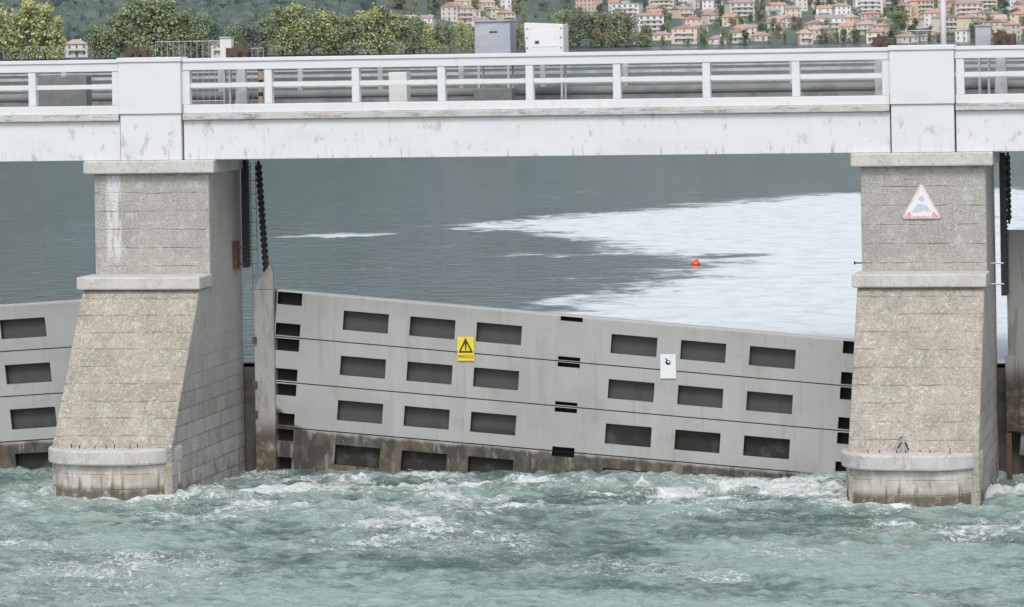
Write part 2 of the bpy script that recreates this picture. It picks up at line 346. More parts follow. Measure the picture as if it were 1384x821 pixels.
ico = bmesh.new(); bmesh.ops.create_icosphere(ico, subdivisions=2, radius=1); iv = np.array([v.co[:] for v in ico.verts]); ico.verts.index_update(); fi = np.array([[v.index for v in f.verts] for f in ico.faces]); ico.free()
rng = np.random.RandomState(5); vs = []; fs = []; k = 0
for i in range(5200):
    u = rng.uniform(-820, 820); d0 = 1790 if u < -190 else 2560
    d = d0+(2900-d0)*rng.rand()**1.5
    la = u/F*d; z = float(terrain(la, d)); r = rng.uniform(4, 8)
    p = W(la, d, z+r*.5); jit = iv*(1+.55*(rng.rand(len(iv), 1)-.5))*np.array([r, r, r*1.1])
    vs.append(jit+np.array(p)); fs.append(fi+k); k += len(iv)
me = bpy.data.meshes.new('forest'); me.from_pydata(np.concatenate(vs).tolist(), [], np.concatenate(fs).tolist()); me.materials.append(m_forest)
fo = bpy.data.objects.new('forest', me); COL.objects.link(fo); tag(fo, 'dark woodland covering the hillside above the town', 'forest'); fo['kind'] = 'stuff'
# ================================================================ TREES
def leafmat(name, a, b_, dk):
    return M(name, a, .9, [(.35,.42,.6,b_,.9), (1.1,.5,.62,dk,.8)], bump=(3,.3))
leafm = {'yellow green': leafmat('leaf_yellow_green', (.42,.46,.20,1), (.54,.55,.28,1), (.30,.35,.17,1)),  # leaf tones paled with grey-blue, painting in the aerial haze
 'olive green': leafmat('leaf_olive', (.26,.32,.18,1), (.34,.40,.23,1), (.18,.23,.15,1)),
 'dark green': leafmat('leaf_dark', (.145,.195,.15,1), (.19,.25,.18,1), (.11,.15,.125,1)),
 'brownish': leafmat('leaf_brown', (.34,.29,.19,1), (.26,.28,.18,1), (.22,.20,.15,1))}
m_bark = M('bark', (.09,.075,.06,1), .9, [(2,.45,.6,(.13,.11,.09,1),.7)])
def tree_mesh(seed, wide, n=1700):
    r = random.Random(seed); bt = MB()
    bt.tube([(0,0,-.2),(0.02,0,.18),(.03,.02,.45),(0,0,.75)], [.022,.018,.012,.004], 7)
    lobes = []
    for i in range(15):
        a = r.uniform(0,6.28); z = r.uniform(.12,.86); rr = r.uniform(.05,.27)*wide
        sz = r.uniform(.12,.22)*(1.2-z*.5)
        lobes.append((Vector((math.cos(a)*rr*(1.25-z*.8), math.sin(a)*rr*(1.25-z*.8), z)), sz*wide))
        bt.tube([(0.02,0,max(.1,z-.2)), lobes[-1][0]], [.009,.003], 5)
    cr = MB()
    for i in range(n):
        cpt, sz = r.choice(lobes)
        d = Vector((r.gauss(0,1), r.gauss(0,1), r.gauss(0,1))).normalized()
        p = cpt+d*sz*(r.random()**.4)*r.uniform(.75,1.2)
        if p.z < .03: p.z = .03+r.random()*.1
        e = Vector((r.gauss(0,1), r.gauss(0,1), r.gauss(0,1))).normalized(); f = e.orthogonal().normalized(); s_ = r.uniform(.011,.030)
        g = e.cross(f)
        cr.face([p+f*s_, p+g*s_*.8, p-f*s_, p-g*s_*.8])
    return bt, cr
protos = []
for i in range(7):
    bt, cr = tree_mesh(100+i, [1,1.25,.75,1.1,.6,1.35,.9][i])
    bmesh.ops.recalc_face_normals(bt.bm, faces=bt.bm.faces)
    m1 = bpy.data.meshes.new('trunk'); bt.bm.to_mesh(m1); m1.materials.append(m_bark)
    ms = {}
    m2 = bpy.data.meshes.new('crown'); cr.bm.to_mesh(m2)
    for kname, mm in leafm.items():
        q = m2.copy(); q.materials.append(mm); ms[kname] = q
    protos.append((m1, ms))
ORD = ['first','second','third','fourth','fifth','sixth','seventh','eighth','ninth','tenth','eleventh','twelfth','thirteenth','fourteenth','fifteenth','sixteenth','seventeenth','eighteenth','nineteenth','twentieth']+['twenty-'+w for w in ['first','second','third','fourth','fifth','sixth','seventh','eighth','ninth']]+['thirtieth']+['thirty-'+w for w in ['first','second','third','fourth','fifth','sixth','seventh','eighth','ninth']]+['fortieth']+['forty-'+w for w in ['first','second','third','fourth','fifth','sixth','seventh','eighth','ninth']]
def trees(lst, where, group):
    lst = sorted(lst)
    for i, (px, py, hgt, kind, w) in enumerate(lst):
        d, la, z = on_hill(px, py)
        t = thing('tree', f'{kind} tree, {ORD[i]} from left {where}', 'tree', W(la, d, z-.3), random.uniform(0,6.28), group)
        m1, ms = protos[random.randrange(7)]
        for nm, me in (('trunk', m1), ('crown', ms[kind])):
            o = bpy.data.objects.new(nm, me); COL.objects.link(o); o.parent = t
        t.scale = (hgt*w, hgt*w, hgt)
Y_, O_, K_, B_ = 'yellow green', 'olive green', 'dark green', 'brownish'
trees([(2,84,26,Y_,1),(22,84,22,Y_,1),(38,85,29,Y_,1.1),(60,85,27,Y_,1),(78,84,21,Y_,.8),(128,83,16,O_,1),(150,83,20,O_,1),(168,84,24,O_,1),(190,84,27,O_,1),(212,84,29,O_,1.1),(232,84,27,O_,1),(252,84,23,O_,1),(272,84,20,O_,1),(292,83,16,K_,1),(318,83,15,O_,1.1),(338,83,16,K_,1.2),(360,83,18,O_,1.1),(382,84,22,O_,1.1),(400,84,23,Y_,1.1),(420,84,21,O_,1.2),(438,83,20,Y_,1.2),(458,83,18,O_,1.3),(478,83,18,O_,1.2),(497,83,20,Y_,1),(515,82,22,O_,1.1),(532,82,21,Y_,1.1),(548,81,18,O_,1.1)], 'on the left lake shore', 'trees along the left lake shore')
trees([(560,78,17,O_,1.3),(576,78,15,Y_,1.3),(592,78,15,O_,1.3),(608,77,15,O_,1.2),(624,77,15,Y_,1.3),(640,76,14,O_,1.2),(655,75,13,O_,1.3),(675,75,13,K_,1.2),(700,74,14,O_,1.2),(765,73,23,O_,1),(782,72,19,K_,1.1),(798,72,21,O_,1.1),(814,71,20,B_,1.1),(832,71,21,O_,1.1),(850,70,19,B_,1.2),(868,69,13,O_,1.2)], 'on the shore behind mid bridge', 'shore trees behind the middle of the bridge')
trees([(350+i*14+random.uniform(-6,6), 55+random.uniform(-10,6), random.uniform(12,16), random.choice([K_,O_,O_,K_]), 1.2) for i in range(14)], 'in the belt behind the shore', 'trees in the belt behind the left shore')
for ry, nm, xs0, xs1, n, hh in ((66,'along the town waterfront',872,1390,24,8),(54,'among second town row',870,1390,26,8.5),(43,'among third town row',760,1390,32,9.5),(32,'among fourth town row',690,1390,36,10),(21,'among fifth town row',540,1390,42,11),(10,'among topmost town houses',520,1390,46,12)):
    trees([(xs0+(xs1-xs0)*(i+random.random())/n, ry+random.uniform(-4,4), hh*random.uniform(.5,1.2), random.choice([K_,K_,O_,O_,O_,B_]), random.uniform(.9,1.5)) for i in range(n)], nm, 'trees '+nm)
# ================================================================ HOUSES
wallc = {'cream': (.70,.66,.58,1), 'pink': (.70,.58,.54,1), 'white': (.78,.78,.78,1), 'yellow': (.72,.65,.46,1), 'salmon': (.66,.52,.45,1), 'beige': (.64,.61,.56,1), 'pale orange': (.70,.59,.48,1)}  # plaster tones lightened to carry the distance haze
wm = {k: M('plaster_'+k.replace(' ','_'), v, .9, [(.4,.45,.65,tuple(x*.85 for x in v[:3])+(1,),.6)]) for k, v in wallc.items()}
tiles = [M('terracotta_tiles', (.44,.30,.27,1), .9, [(.5,.42,.62,(.38,.26,.24,1),.7)], bump=(6,.6)), M('brown_tiles', (.38,.30,.29,1), .9, [(.5,.42,.62,(.32,.26,.25,1),.7)], bump=(6,.6)),  # tile tones paled as well, haze put into the colour
  M('pale_tiles', (.52,.41,.38,1), .9, [(.5,.42,.62,(.44,.35,.33,1),.7)], bump=(6,.6)), M('orange_tiles', (.54,.31,.23,1), .9, [(.5,.42,.62,(.46,.27,.22,1),.7)], bump=(6,.6))]
m_flat = M('grey_roof', (.40,.42,.44,1), .8)
m_win = M('window_glass', (.20,.21,.22,1), .25)
m_shut = M('green_shutter', (.18,.21,.19,1), .6)
m_balc = M('balcony_render', (.68,.67,.64,1), .8)
def boxmesh(name, dims, mat):
    b = MB(); b.box(-dims[0]/2, dims[0]/2, -dims[1]/2, dims[1]/2, 0, dims[2]); me = bpy.data.meshes.new(name); bmesh.ops.recalc_face_normals(b.bm, faces=b.bm.faces); b.bm.to_mesh(me); me.materials.append(mat); return me
win_me = boxmesh('window', (.9,.12,1.3), m_win); winw_me = boxmesh('window', (1.6,.12,1.4), m_win); door_me = boxmesh('door', (1.1,.14,2.1), m_shut)
def house(px, py, w, st, dp, colr, roof, where, rz):
    d, la, z = on_hill(px, py)
    desc = {'hip': 'hipped tile roof', 'gable': 'gabled tile roof', 'side': 'gable facing the lake', 'flat': 'flat roof'}[roof]
    t = thing('house', f'{colr} {["","one","two","three","four","five"][st]}-storey house, {desc}, {where}', 'house', W(la, d, z), A+rz)
    fh = 2.6; hh = st*fh+.3
    MB().box(-w/2,w/2,-dp/2,dp/2,-5,hh).build('wall', wm[colr], None).parent = t
    b = MB(); o = .4
    if roof == 'flat':
        b.box(-w/2-.3,w/2+.3,-dp/2-.3,dp/2+.3,hh,hh+.5); b.box(-w*.2,w*.1,-1,2,hh+.5,hh+2)
    else:
        rh = min(w, dp)*random.uniform(.18,.30); x0,x1,y0,y1 = -w/2-o, w/2+o, -dp/2-o, dp/2+o
        if roof == 'hip':
            k = min(w, dp)/2; r0 = (x0+k, 0, hh+rh) if w >= dp else (0, y0+k, hh+rh); r1 = (x1-k, 0, hh+rh) if w >= dp else (0, y1-k, hh+rh)
            q = [(x0,y0,hh),(x1,y0,hh),(x1,y1,hh),(x0,y1,hh)]
            if w >= dp: b.face([q[0],q[1],r1,r0]); b.face([q[1],q[2],r1]); b.face([q[2],q[3],r0,r1]); b.face([q[3],q[0],r0])
            else: b.face([q[0],q[1],r0]); b.face([q[1],q[2],r1,r0]); b.face([q[2],q[3],r1]); b.face([q[3],q[0],r0,r1])
            b.box(x0,x1,y0,y1,hh-.22,hh-.01)
        elif roof == 'gable': b.prism([(y0,hh-.1),(y1,hh-.1),(0,hh+rh)], 0, x0, x1)
        else: b.prism([(x0,hh-.1),(x1,hh-.1),(0,hh+rh)], 1, y0, y1)
    b.build('roof', m_flat if roof == 'flat' else random.choice(tiles), None).parent = t
    if roof != 'flat':
        ch = MB().box(w*.18,w*.18+.6,-.3,.3,hh,hh+min(w,dp)*.2+.7).build('chimney', wm[colr]); ch.parent = t
    n = max(2, int(w/random.uniform(2.6,3.6)))
    big = st >= 4
    for s_ in range(st):
        for i in range(n):
            x = -w/2+w*(i+.5)/n
            if s_ == 0 and i == n//2: me, nm, zz = door_me, 'door', .1
            else: me, nm, zz = (winw_me if big else win_me), 'window', s_*fh+.9
            q = bpy.data.objects.new(nm, me); COL.objects.link(q); q.parent = t; q.location = (x, -dp/2, zz)
    if big or random.random() < .45:
        for s_ in range(1, st):
            q = MB().box(-w*.36,w*.36,-dp/2-1.3,-dp/2,s_*fh+.05,s_*fh+.3).box(-w*.36,w*.36,-dp/2-1.3,-dp/2-1.2,s_*fh+.3,s_*fh+1.0).build('balcony', m_balc); q.parent = t
def row(y, xs_, nm, big=0.12):
    for i, x in enumerate(xs_):
        bigb = random.random() < big
        w = random.uniform(12,17) if bigb else random.uniform(6.5,11); st = random.choice([3,4]) if bigb else random.choice([1,2,2,3])
        house(x, y+random.uniform(-5,5), w, st, random.uniform(6,9), random.choice(['cream','cream','pink','white','white','yellow','salmon','beige','pale orange','pink']), random.choice(['hip','hip','gable','side']), f'{ORD[i]} from left in {nm}', random.uniform(-.8,.8))
def sp(a, b, n): return [a+(b-a)*(i+.5+random.uniform(-.42,.42))/n for i in range(n)]
row(59, sp(880,1390,14), 'waterfront row')
row(48, sp(870,1390,15), 'second town row')
row(37, sp(850,1390,16), 'third town row')
row(27, sp(865,1390,16), 'fourth town row')
row(17, sp(790,1390,18), 'fifth town row', .2)
row(7, sp(880,1390,15), 'topmost town row')
row(36, [556,578,624,650], 'lower hamlet')
row(26, [612,640,668,684], 'upper hamlet')
row(13, [625,655,680], 'highest hamlet row')
house(103, 78, 9, 2, 7, 'white', 'hip', 'alone at the far left shore', .2)
house(300, 81, 9, 2, 8, 'cream', 'gable', 'behind the fenced deck left of centre', .1)
house(848, 30, 17, 4, 10, 'white', 'flat', 'right of the white cabinet', -.3)
house(1173, 20, 17, 4, 9, 'white', 'flat', 'above the right part of the span', .1)
# ================================================================ BRIDGE
br = thing('bridge', 'white painted concrete bridge with open rail running across the dam piers', 'bridge')
pil = []
for a, b in ((163,245),(1205,1290)): pil.append((P(a,190,-.1).x, P(b,190,-.1).x))
spc = (pil[1][0]-pil[0][0]); pil = [(pil[0][0]-spc, pil[0][1]-spc)]+pil+[(pil[1][0]+spc, pil[1][1]+spc)]
gaps = [(pil[i][1], pil[i+1][0]) for i in range(3)]
for i, (a, b) in enumerate(gaps):
    a2, b2 = a+.03, b-.03
    MB().box(a2,b2,-.02,.35,6.19,6.97).build('girder', m_white, br, .012)
    MB().box(a2,b2,-.11,.34,6.972,7.10).build('ledge', m_ledge, br, .015)
    MB().box(a2,b2,-.03,.30,7.102,7.27).build('kerb', m_white, br, .01)
MB().box(pil[0][0],pil[3][1],.352,3.4,6.3,7.12).build('deck', m_deck, br)
MB().box(pil[0][0],pil[3][1],3.402,3.7,6.3,7.34).build('far_kerb', m_fargrey, br)
MB().tube([(pil[0][0],2.9,7.40),(pil[3][1],2.9,7.40)],.085,12).build('service_pipe', m_deck, br)
MB().box(pil[0][0],pil[3][1],3.05,3.2,7.62,7.67).build('cable_tray', m_fargrey, br)
for i, (a, b) in enumerate(pil):
    MB().box(a,b,-.10,.349,6.19,7.10).build('pilaster_foot', m_white, br, .012)
    MB().box(a-.015,b+.015,-.14,.33,7.103,8.12).box(a-.035,b+.035,-.17,.35,8.122,8.215).build('pilaster', m_white, br, .012)
    for q0_, q1_ in ((a-.028,a-.002),(b+.002,b+.028)): MB().box(q0_,q1_,.02,.3,6.2,7.25).build('joint', m_gap, br)
postpx = [252,363,481,597,716,834,955,1076,1198]
for i, (a, b) in enumerate(gaps):
    rail = MB().box(a+.02,b-.02,-.04,.18,7.95,8.11).box(a+.02,b-.02,-.07,.21,8.112,8.185).box(a+.02,b-.02,.03,.11,7.60,7.69).build('railing', m_white, br, .008)
    if i == 1: xsx = [P(p,110,.02).x for p in postpx]
    elif i == 0: xsx = [P(44,110,.02).x-1.71*k for k in range(8)]+[P(157,110,.02).x]
    else: xsx = [P(1298,110,.02).x]+[P(1298,110,.02).x+1.62*k for k in range(1,9)]
    for x in xsx: MB().box(x-.075,x+.075,-.025,.15,7.272,7.949).build('post', m_white, rail, .008)
far = MB().box(pil[0][0],pil[3][1],3.48,3.62,8.02,8.10).box(pil[0][0],pil[3][1],3.5,3.58,7.86,7.89).box(pil[0][0],pil[3][1],3.5,3.58,7.74,7.80).box(pil[0][0],pil[3][1],3.5,3.58,7.53,7.58).build('far_railing', m_fargrey, br)
x = pil[0][0]+1
while x < pil[3][1]:
    MB().box(x-.05,x+.05,3.49,3.61,7.342,8.019).build('post', m_fargrey, far); x += 1.69
# ================================================================ PIERS
def rounded(x0, x1, y0, y1, r):
    pts = [(x1,y1),(x0,y1)]
    for k in range(9): a = math.pi+k*math.pi/16; pts.append((x0+r+math.cos(a)*r, y0+r+math.sin(a)*r))
    for k in range(9): a = 1.5*math.pi+k*math.pi/16; pts.append((x1-r+math.cos(a)*r, y0+r+math.sin(a)*r))
    return pts
def pier(pxa, pxb, label):
    x0 = P(pxa,300,0).x; x1 = P(pxb,300,0).x
    t = thing('bridge_pier', label, 'pier', ((x0+x1)/2,0,0), 0, 'concrete piers carrying the bridge')
    s = MB(); s.box(x0,x1,0,2.32,-1.5,5.93)
    o = s.build('shaft', [m_shaft, m_side], t, .02)
    for p in o.data.polygons:
        if abs(p.normal.x) > .5: p.material_index = 1
    MB().box(x0-.17,x1+.15,-.17,2.45,5.932,6.187).build('cap', m_cap, t, .025)
    MB().box(x0-.10,x1+.05,-.93,-.003,3.70,3.95).build('ledge', m_cap, t, .03)
    b = MB(); b.prism([(-.002,-1.5),(-.002,3.698),(-.80,3.698),(-2.85,.84),(-2.85,-1.5)], 0, x0-.012, x1+.006)
    o = b.build('buttress', [m_butt, m_side], t, .03)
    for p in o.data.polygons:
        if abs(p.normal.x) > .5: p.material_index = 1
    MB().prism(rounded(x0-.10,x1+.02,-3.20,-2.25,.85), 2, -1.5, .55).build('base', m_base, t, .02)
    MB().prism(rounded(x0-.18,x1+.04,-3.32,-2.2,.92), 2, .553, .84).build('base_cap', m_cap, t, .04)
    r = random.Random(int(pxa))
    for i in range(16):
        xx = r.uniform(x0+.4, x1-.5); yy = r.uniform(-3.15,-2.9); q = r.uniform(.012,.035)
        MB().box(xx,xx+q*1.6,yy,yy+q,.841,.841+q).build('stone_chip', m_cap, t)
    for i in range(7):
        xx = x0+.35+i*.24+r.uniform(-.08,.08); MB().tube([(xx,-2.95,.84),(xx+r.uniform(-.02,.02),-2.95,.84+r.uniform(.05,.10))], .010, 6).build('rebar_stub', m_dark, t)
    return x0, x1
pl = pier(128, 283, 'left concrete pier with a white lime streak down its upper shaft')
prr = pier(1164, 1333, 'right concrete pier bearing the triangular warning sign')
struct(MB().box(-45,45,2.42,3.2,-1.5,1.9).build('weir_sill', m_sill))
# ================================================================ GATES
cols = [(91,152),(181,242),(271,332),(453,515),(547,608),(640,702)]
rows_ = [(20,46),(81,107),(141,168),(201,228)]
slots = [(1,34,2,19),(1,34,44,60.5),(1,34,64.5,81),(1,34,105,121),(1,34,125.5,141),(1,34,165,181),(1,34,186,202),(1,34,224,240)]
midsl = [(383,413,2,8),(383,413,56,61),(383,413,64,70),(383,413,117,121.5),(383,413,125,131),(383,413,178,191)]
def gate(O, u, v, label, W_=798, Yg=2.06):
    t = thing('sluice_gate', label, 'sluice gate', P(O[0],O[1]+240,Yg), 0, 'steel sluice gates between the piers')
    def G(s, tt, dy=0):
        p = P(O[0]+u[0]*s+v[0]*tt, O[1]+u[1]*s+v[1]*tt, Yg); return Vector((p.x, Yg+dy, p.z))
    pockets = [(a,b,c0,d0) for a,b in cols for c0,d0 in rows_]
    ends = slots+[(W_-33,W_-2,c0,d0) for _,_,c0,d0 in slots]+midsl
    seams = [(0,W_,k-.75,k+.75) for k in (62.5,123.2,184)]
    holes = pockets+ends
    S_ = sorted({0,W_}|{x for h in holes for x in h[:2]}); T_ = sorted({0,285}|{x for h in holes+seams for x in h[2:]})
    bm = MB(); bm2 = bm.bm
    vg = [[bm2.verts.new(G(s, tt)) for s in S_] for tt in T_]; par = {}
    for j, tt in enumerate(T_):
        for i, s in enumerate(S_): par[vg[j][i]] = (s, tt)
    for j in range(len(T_)-1):
        for i in range(len(S_)-1):
            cs, ct = (S_[i]+S_[i+1])/2, (T_[j]+T_[j+1])/2
            if any(h[0] < cs < h[1] and h[2] < ct < h[3] for h in holes+seams): continue
            bm2.faces.new((vg[j][i], vg[j][i+1], vg[j+1][i+1], vg[j+1][i]))
    for quad in (((0,0,0),(W_,0,0),(W_,0,.3),(0,0,.3)), ((0,0,0),(0,285,0),(0,285,.3),(0,0,.3)), ((W_,0,0),(W_,285,0),(W_,285,.3),(W_,0,.3)), ((0,0,.3),(W_,0,.3),(W_,285,.3),(0,285,.3))):
        f = bm2.faces.new([bm2.verts.new(G(*q)) for q in quad])
        for vv, q in zip(f.verts, quad): par[vv] = (q[0], q[1])
    loose = [v_ for v_ in bm2.verts if not v_.link_faces]
    for v_ in loose: par.pop(v_, None)
    bmesh.ops.delete(bm2, geom=loose, context='VERTS')
    order = [par[v_] for v_ in bm2.verts]
    o = bm.build('panel', m_gate, t)
    a = o.data.attributes.new('gt','FLOAT','POINT'); a.data.foreach_set('value', [q[1]/100 for q in order])
    a = o.data.attributes.new('gs','FLOAT','POINT'); a.data.foreach_set('value', [q[0]/100 for q in order])
    def recess(h, dep_, name, mat):
        a_, b_, c_, d_ = h; b = MB()
        fr = [G(a_,c_),G(b_,c_),G(b_,d_),G(a_,d_)]; bk = [G(a_,c_,dep_),G(b_,c_,dep_),G(b_,d_,dep_),G(a_,d_,dep_)]
        b.face(bk)
        for i in range(4): b.face([fr[i], fr[(i+1)%4], bk[(i+1)%4], bk[i]])
        b.build(name, mat, t)
    for h in pockets: recess(h, .16, 'pocket', m_pocket)
    for h in ends: recess(h, .2, 'slot', m_black)
    for h in seams: recess(h, .03, 'seam', m_pocket)
    return t, G
gc, G = gate((375,392), (1,.0872), (-.064,1), 'grey steel sluice gate in the centre span carrying the yellow sign')
gate((149,403), (-1,.065), (.115,1), 'grey steel sluice gate in the left span, partly behind the left pier')
gr, _ = gate((1396,330), (1,.0872), (-.064,1), 'sluice gate right of the right pier, only its stained end post in frame')
def zpx(px, py, Y): return P(px, py, Y).z
m_post1 = M('weathered_post_paint', (.34,.34,.325,1), .7, [((6,6,1),.48,.62,(.22,.21,.19,1),.6), ((9,9,2),.55,.65,(.44,.43,.41,1),.6), (3,.3,.5,(.06,.045,.03,1),.9,(1.0,.5)), (8,.52,.64,(.26,.16,.08,1),.6,(1.5,.8))], bump=(20,.3))
a = P(344,480,2.0); b = P(371,480,2.0)
MB().box(a.x,b.x,1.98,2.34,-1,zpx(358,392,2)).build('end_post', m_post1, gc, .015)
MB().prism([(a.x+.03,zpx(358,391.6,2)),(b.x-.01,zpx(358,391.6,2)),(b.x-.02,zpx(358,366,2)),(b.x-.08,zpx(358,358,2)),(b.x-.15,zpx(358,364,2)),(a.x+.06,zpx(358,384,2))], 1, 2.02, 2.14).build('lug', m_post1, gc, .01)
for zz in (460,520,560): z = zpx(358,zz,2); MB().box(a.x-.03,a.x+.06,1.94,1.978,z-.07,z+.07).build('guide_block', m_rust, gc)
m_post2 = M('stained_post_paint', (.25,.25,.24,1), .7, [((6,6,1),.5,.65,(.14,.13,.12,1),.7), (3,.3,.5,(.04,.03,.02,1),.95,(2.1,1.6)), (8,.5,.65,(.18,.11,.06,1),.6,(2.2,1.3))], bump=(20,.3))
a = P(1362,450,2.0)
MB().box(a.x,a.x+.75,1.98,2.36,.68,zpx(1375,312,2)).build('end_post', m_post2, gr, .015)
MB().box(a.x-.05,a.x+.2,1.85,1.978,.72,zpx(1370,480,2)).build('guide_shoe', m_post2, gr, .015)
# ================================================================ CHAINS, RACKS, LADDER
def chain(p0, p1, name, label, lk=.17, wdt=.055, r=.020, stp=.72):
    p0, p1 = Vector(p0), Vector(p1); L = (p1-p0).length; n = int(L/(lk*stp)); d = (p1-p0).normalized(); side = d.cross(Vector((0,1,0))).normalized(); oth = d.cross(side)
    b = MB()
    for i in range(n):
        cc = p0+d*(lk*.5+i*lk*stp); ax = side if i % 2 else oth; pts = []
        for k in range(10):
            a = 6.2832*k/10; pts.append(cc+d*(math.cos(a)*lk*.5)+ax*(math.sin(a)*wdt))
        b.tube(pts, r, 6, closed=True)
    o = b.build(name, m_dark); tag(o, label, 'chain', None); return o
q0 = P(349,219,2.1); q1 = P(361,382,2.1)
chain((q0.x,2.1,q0.z),(q1.x,2.1,q1.z),'lifting_chain','black leaning lifting chain beside the left pier, hooked to the centre gate', .11,.048,.030,.55)
q0 = P(333,219,1.8); q1 = P(336,330,1.8)
chain((q0.x,1.8,q0.z),(q1.x,1.8,q1.z),'lifting_chain','black vertical chain hanging close against the side of the left pier', .10,.025,.02,.5)
q0 = P(1362,207,1.9); q1 = P(1364,300,1.9)
chain((q0.x,1.9,q0.z),(q1.x,1.9,q1.z),'lifting_chain','short black chain hanging on the right side of the right pier', .10,.03,.024,.52)
def rack(px, y0, y1, Yy, wpx, label):
    a = P(px,y0,Yy); b = P(px+2,y1,Yy); w = wpx/70
    t = thing('guide_rail', label, 'guide rail', (a.x,Yy,b.z))
    MB().box(a.x,a.x+w,Yy,Yy+.18,b.z,a.z).build('channel', m_dark, t, .01)
    poly = [(a.x+w+.002,a.z-.03),(a.x+w+.002,b.z+.03)]; z = b.z+.05
    while z < a.z-.1:
        poly += [(a.x+w+.012,z),(a.x+w+.035,z+.005),(a.x+w+.035,z+.03),(a.x+w+.012,z+.035)]; z += .07
    MB().prism(poly,1,Yy+.03,Yy+.13).build('toothed_strip', m_dark, t)
    return t
rack(325,217,362,1.95,9,'black toothed guide rail on the right flank of the left pier')
rack(1350,207,400,1.75,8,'black toothed guide rail on the right flank of the right pier')
t = thing('latch_plate', 'rusty steel latch plate on the left pier flank beside the chain', 'latch', (pl[1],1.7,zpx(330,345,1.7)))
MB().box(pl[1]+.002,pl[1]+.09,1.62,1.85,zpx(330,364,1.7),zpx(330,326,1.7)).build('plate', m_rust, t, .01)
for yy in (335,357): MB().tube([(pl[1]+.09,1.7,zpx(330,yy,1.7)),(pl[1]+.22,1.7,zpx(330,yy,1.7))],.02,8).build('bolt', m_rust, t)
t = thing('ladder', 'thin steel ladder between the left pier and the centre gate', 'ladder', P(341,400,2.2))
x0 = P(339,400,2.2).x; x1 = P(346,400,2.2).x; zt = zpx(340,220,2.2); zb_ = zpx(340,420,2.2)
for x in (x0, x1): MB().tube([(x,2.4,zb_),(x-.02,2.4,zt)],.012,6).build('stile', m_galv, t)
for k in range(10): MB().tube([(x0,2.4,zb_+.1+k*.28),(x1,2.4,zb_+.1+k*.28)],.009,6).build('rung', m_galv, t)
t = thing('pipe_bracket', 'pair of small steel pipe stubs on the right pier flank', 'bracket', (prr[1],1,4))
for yy in (356, 384): z = zpx(1350,yy,.9); MB().tube([(prr[1]-.01,.9,z),(prr[1]+.25,.9,z)],.016,8).build('pipe', m_galv, t)
t = thing('iron_peg', 'small iron peg sticking out left of the right pier at its ledge', 'peg', (prr[0],-.3,4))
z = zpx(1157,357,0); MB().tube([(prr[0]+.02,.3,z),(prr[0]-.16,.3,z)],.014,8).build('pin', m_dark, t); MB().tube([(prr[0]-.17,.3,z-.03),(prr[0]-.17,.3,z+.03)],.016,8).build('head', m_dark, t)
a = P(1361,575,2.0)
tag(MB().box(a.x,a.x+.1,1.75,1.84,-.3,.70).build('guide_post', m_rust), 'rusty short post standing in water behind the right pier foot', 'post')
cx = P(1221,600,-2.95).x
t = thing('mooring_cleat', 'grey iron mooring cleat on the foot of the right pier', 'cleat', (cx,-2.95,.84))
MB().tube([(cx,-2.97,.841),(cx,-2.97,1.14)],[.035,.022],10).build('stem', m_galv, t)
MB().tube([(cx-.10,-2.97,.93),(cx-.04,-2.97,1.03),(cx+.04,-2.97,1.03),(cx+.09,-2.97,.9)],.016,8).tube([(cx+.02,-2.97,1.14),(cx-.06,-2.97,1.12),(cx-.07,-2.97,1.06)],.014,8).build('horn', m_dark, t)
# ================================================================ SIGNS
def rpx(x0,y0,x1,y1,Y): a = P(x0,y0,Y); b = P(x1,y1,Y); return a.x, b.x, b.z, a.z
x0,x1,z0,z1 = rpx(618,455.5,641,488,2.03)
t = thing('danger_sign', 'yellow danger sign with warning triangle on the centre gate', 'sign', ((x0+x1)/2,2.03,z0))
MB().box(x0,x1,2.03,2.045,z0,z1).build('plate', m_yellow, t)
w = x1-x0; xm = (x0+x1)/2; zt = z1-.02; zb = z0+(z1-z0)*.34; y = 2.026
tr = MB(); out = [(xm-w*.44,zb),(xm+w*.44,zb),(xm,zt)]; k = .66; cz = zb+(zt-zb)/3; inn = [(xm+(p[0]-xm)*k, cz+(p[1]-cz)*k) for p in out]
for i in range(3):
    j = (i+1) % 3; tr.prism([out[i],out[j],inn[j],inn[i]], 1, y-.002, y+.002)
tr.box(xm-.016,xm+.016,y-.002,y+.002,zb+.095,zt-.085).box(xm-.016,xm+.016,y-.002,y+.002,zb+.055,zb+.08)
tr.build('warning_triangle', m_sblack, t)
text_mesh('lettering', 'PERICOLO', .085, Vector((xm,y,z0+(z1-z0)*.17)), m_sblack, t, w=w*.9)
x0,x1,z0,z1 = rpx(892,479,914,512,2.03)
t = thing('notice_plate', 'small white rectangular notice plate on the centre gate', 'sign', ((x0+x1)/2,2.03,z0))
MB().box(x0,x1,2.03,2.045,z0,z1).build('plate', m_swhite, t, .003)
xm = (x0+x1)/2; zc = z1-.16
b = MB(); ring = [(xm+math.cos(a)*.055, zc+math.sin(a)*.05) for a in [k*math.pi/6 for k in range(12)]]; inn = [(xm+.01+math.cos(a)*.028, zc+.012+math.sin(a)*.025) for a in [k*math.pi/6 for k in range(12)]]
for i in range(12): j = (i+1)%12; b.prism([ring[i],ring[j],inn[j],inn[i]], 1, 2.024, 2.028)
b.prism([(xm-.07,zc+.08),(xm-.02,zc+.07),(xm-.01,zc+.05),(xm-.04,zc+.05)],1,2.024,2.028)
b.build('pictogram', m_sblack, t)
Ys = -.035
p0 = P(1219,296,Ys); p1 = P(1274,294,Ys); p2 = P(1244,247,Ys)
t = thing('warning_sign', 'faded white and red triangular sign on the right pier', 'sign', (p2.x,Ys,p0.z))
zb = p0.z; zt = p2.z; xm = (p0.x+p1.x)/2-.01; hw = (p1.x-p0.x)/2
